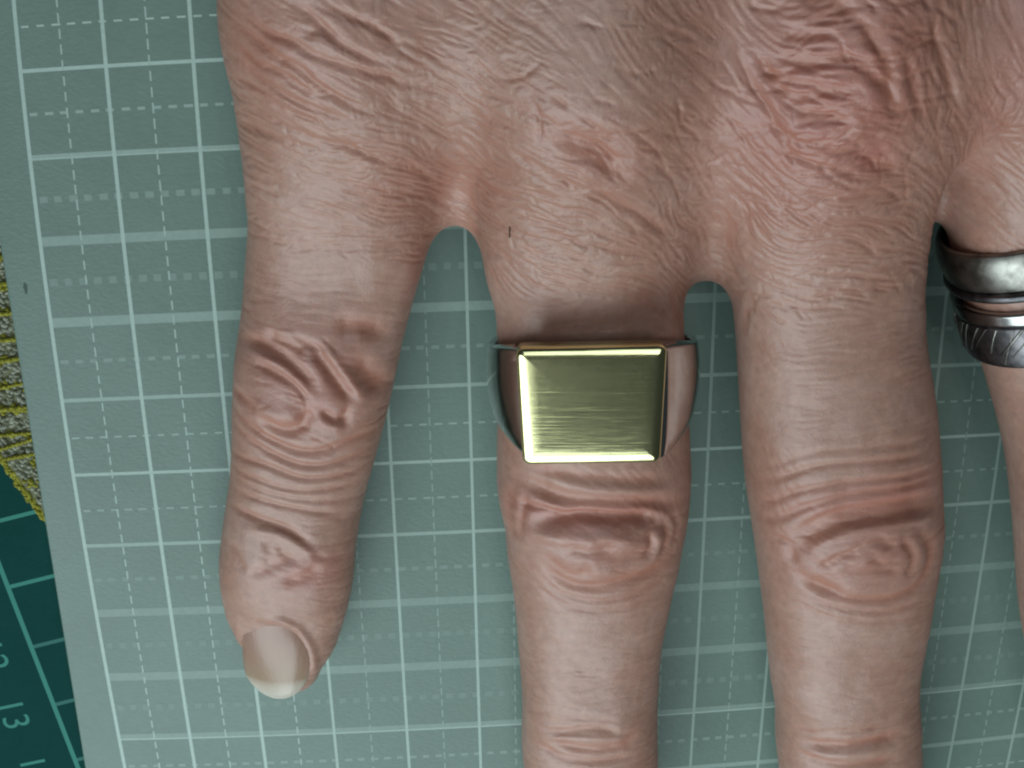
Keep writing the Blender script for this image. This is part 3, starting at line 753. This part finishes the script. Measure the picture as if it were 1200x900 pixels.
M_dark = metal('oxidised_silver', (0.22, 0.21, 0.22), .34, None, (0.09, 0.09, 0.095))

def frame(c, axis, roll=0.0):
    e3 = np.array(axis, float); e3 /= np.linalg.norm(e3)
    up = np.array([0, 0, 1.0]); e1 = np.cross(up, e3); e1 /= np.linalg.norm(e1); e2 = np.cross(e3, e1)
    if e1[0] < 0: e1 = -e1
    ca, sa = math.cos(roll), math.sin(roll)
    return np.array(c, float), e1 * ca + e2 * sa, e2 * ca - e1 * sa, e3
def to_world(fr, x, z, s): return fr[0] + fr[1] * x + fr[2] * z + fr[3] * s
def band(name, fr, sect, n, mat, parent, bev=.25, angle=45, crown=0.0):
    """closed band: sect(a) -> outer x, z, inner x, z, start, end along the finger"""
    V = []; F = []
    for i in range(n):
        ox, oz, ix, iz, s0, s1 = sect(2 * math.pi * i / n)
        o_, i_ = np.array([ox, oz]), np.array([ix, iz]); d = (o_ - i_); th = np.linalg.norm(d); d = d / th
        b = min(bev, th * .4)
        ring_pts = [(i_ + d * b * .5, s0), (o_ - d * b, s0), (o_ - d * b * .3, s0 + b * .3)]
        for q in np.linspace(0, 1, 9): ring_pts.append((o_ + d * crown * (1 - (2 * q - 1) ** 2), s0 + b + (s1 - s0 - 2 * b) * q))
        ring_pts += [(o_ - d * b * .3, s1 - b * .3), (o_ - d * b, s1), (i_ + d * b * .5, s1), (i_, s1 - b * .5), (i_, s0 + b * .5)]
        for p_, s_ in ring_pts: V.append(to_world(fr, p_[0], p_[1], s_))
    k = 17
    for i in range(n):
        j = (i + 1) % n
        for q in range(k):
            r = (q + 1) % k; F.append((i * k + q, i * k + r, j * k + r, j * k + q))
    ob = mesh_obj(name, V, F, mat, parent, True)
    import bmesh
    bm = bmesh.new(); bm.from_mesh(ob.data); bmesh.ops.recalc_face_normals(bm, faces=bm.faces); bm.to_mesh(ob.data); bm.free()
    ob.data.set_sharp_from_angle(angle=math.radians(angle))
    return ob
ring = empty('signet_ring', {'label': 'silver signet ring with rectangular gold plate on the ring finger', 'category': 'ring'})
RC = (63.9, -44.7, 10.8)
fr = frame(RC, (0.02, -1, -.05), 0.10)
OUT = np.array([(0, 10.4), (5.0, 10.4), (7.2, 10.2), (7.9, 9.5), (9.3, 7.6), (10.8, 5.0), (11.8, 2.2), (12.05, 0), (11.8, -2.6), (10.6, -5.6), (8.2, -8.0), (4.5, -9.6), (0, -10.1)])
LEN = np.array([6.6, 6.6, 6.55, 6.3, 5.8, 5.0, 4.2, 3.7, 3.2, 2.8, 2.5, 2.4, 2.4])
od = catmull(np.c_[OUT, LEN], .12)
oa = np.arctan2(od[:, 0], od[:, 1])
def signet(a):
    b = a if a <= math.pi else 2 * math.pi - a; sg = 1 if a <= math.pi else -1
    x, z, l = (np.interp(b, oa, od[:, q]) for q in range(3))
    return sg * x, z, sg * 11.15 * math.sin(b), 9.0 * math.cos(b), -l, l
band('band', fr, signet, 160, M_silver, ring, .3, 50, .3)
# gold plate: pillow shaped, edges rolled over
def pillow(name, fr, hw0, hw1, hl, z0, z1, r, dome, mat, parent):
    V = []; F = []; n = 40
    prof = [(0, z0), (0, z1 - .62), (.06, z1 - .45), (.16, z1 - .34), (.26, z1 - .25), (.42, z1 - .18), (.58, z1 - .12), (.75, z1 - .065), (.95, z1 - .025), (1.25, None), (2.2, None), (3.5, None), (5.2, None)]
    def outline(ins):
        pts = []
        rc = max(.9 - ins, .12)
        for (sx, sy, a0) in ((1, -1, -90), (1, 1, 0), (-1, 1, 90), (-1, -1, 180)):
            hw = (hw0 if sy < 0 else hw1) - ins; h = hl - ins
            for a in np.radians(np.linspace(a0, a0 + 90, 7)): pts.append((sx * (hw - rc) + rc * math.cos(a), sy * (h - rc) + rc * math.sin(a)))
            nx = {(1, -1): (1, 1), (1, 1): (-1, 1), (-1, 1): (-1, -1), (-1, -1): (1, -1)}[(sx, sy)]
            p0 = pts[-1]; hw2 = (hw0 if nx[1] < 0 else hw1) - ins
            p1 = (nx[0] * hw2, p0[1]) if False else None
        return pts
    rings = []
    for ins, z in prof:
        pts = outline(ins); rg = []
        for (x, y) in pts:
            zz = z if z is not None else z1 + dome * (1 - (x / hw0) ** 4) * (1 - (y / hl) ** 4)
            rg.append(to_world(fr, x, zz, y))
        rings.append(rg)
    k = len(rings[0]); V = [v for rg in rings for v in rg]
    for a in range(len(rings) - 1):
        for i in range(k):
            j = (i + 1) % k; F.append((a * k + i, a * k + j, (a + 1) * k + j, (a + 1) * k + i))
    F.append(tuple(range(k - 1, -1, -1))); F.append(tuple((len(rings) - 1) * k + i for i in range(k)))
    ob = mesh_obj(name, V, F, mat, parent, True)
    import bmesh
    bm = bmesh.new(); bm.from_mesh(ob.data); bmesh.ops.recalc_face_normals(bm, faces=bm.faces); bm.to_mesh(ob.data); bm.free()
    return ob
frp = (to_world(fr, -.6, 0, -.45), *fr[1:])
pillow('gold_plate', frp, 8.0, 7.6, 6.95, 9.6, 11.6, 1.15, .04, M_gold, ring)

# the two rings on the index finger
ax = np.array([.36, -.93, -.02])
r1 = empty('band_ring', {'label': 'plain worn silver band with dark rim on the index finger, nearest the knuckle', 'category': 'ring'})
f1 = frame((115.4, -30.0, 11.6), ax)
def rnd_band(w, h, th, s0, s1, flare=0):
    def f(a): return ((w + th + flare) * math.sin(a), (h + th + flare) * math.cos(a), w * math.sin(a), h * math.cos(a), s0, s1)
    return f
band('band', f1, rnd_band(10.45, 9.9, .75, -2.9, 1.9), 120, M_oldsilver, r1, .4, 50, .3)
band('dark_rim', f1, rnd_band(10.47, 9.92, 1.0, 1.95, 3.1), 120, M_dark, r1, .4)
r2 = empty('engraved_ring', {'label': 'dark silver ring with slanted feather grooves, farther out on the index finger', 'category': 'ring'})
f2 = frame((118.6, -38.2, 11.2), ax)
band('polished_edge', f2, rnd_band(10.4, 9.7, .9, -4.2, -2.5), 120, metal('dull_silver', (.42, .42, .41), .2), r2, .3)
band('band', f2, rnd_band(10.42, 9.72, .7, -2.45, 2.9), 120, M_dark, r2, .6)
jit = [(rnd.uniform(-.04, .04), rnd.uniform(-.1, .12), rnd.uniform(-1.5, .1)) for _ in range(44)]
for i in range(44):
    a = 2 * math.pi * i / 44; pts = []
    for q in np.linspace(0, 1, 8):
        aa = a + jit[i][0] - (.22 + jit[i][1]) * q; rr = .72 + .16 * math.sin(math.pi * q)
        pts.append(to_world(f2, (10.42 + rr) * math.sin(aa), (9.72 + rr) * math.cos(aa), -2.2 + (4.6 + jit[i][2]) * q))
    V, F = tube(pts, rnd.uniform(.08, .17), 5)
    mesh_obj('feather_ridge', V, F, M_oldsilver, r2, True)

# one short dark hair stub lying on the skin above the ring finger
hp = [skin(597, 266 + q) + np.array([0, 0, .12]) for q in (0, 3, 6, 9, 12)]
V, F = tube(hp, .07, 5)
mesh_obj('hair_stub', V, F, mat_plain('dark_hair', (0.05, 0.03, 0.02), .5), hand, True)
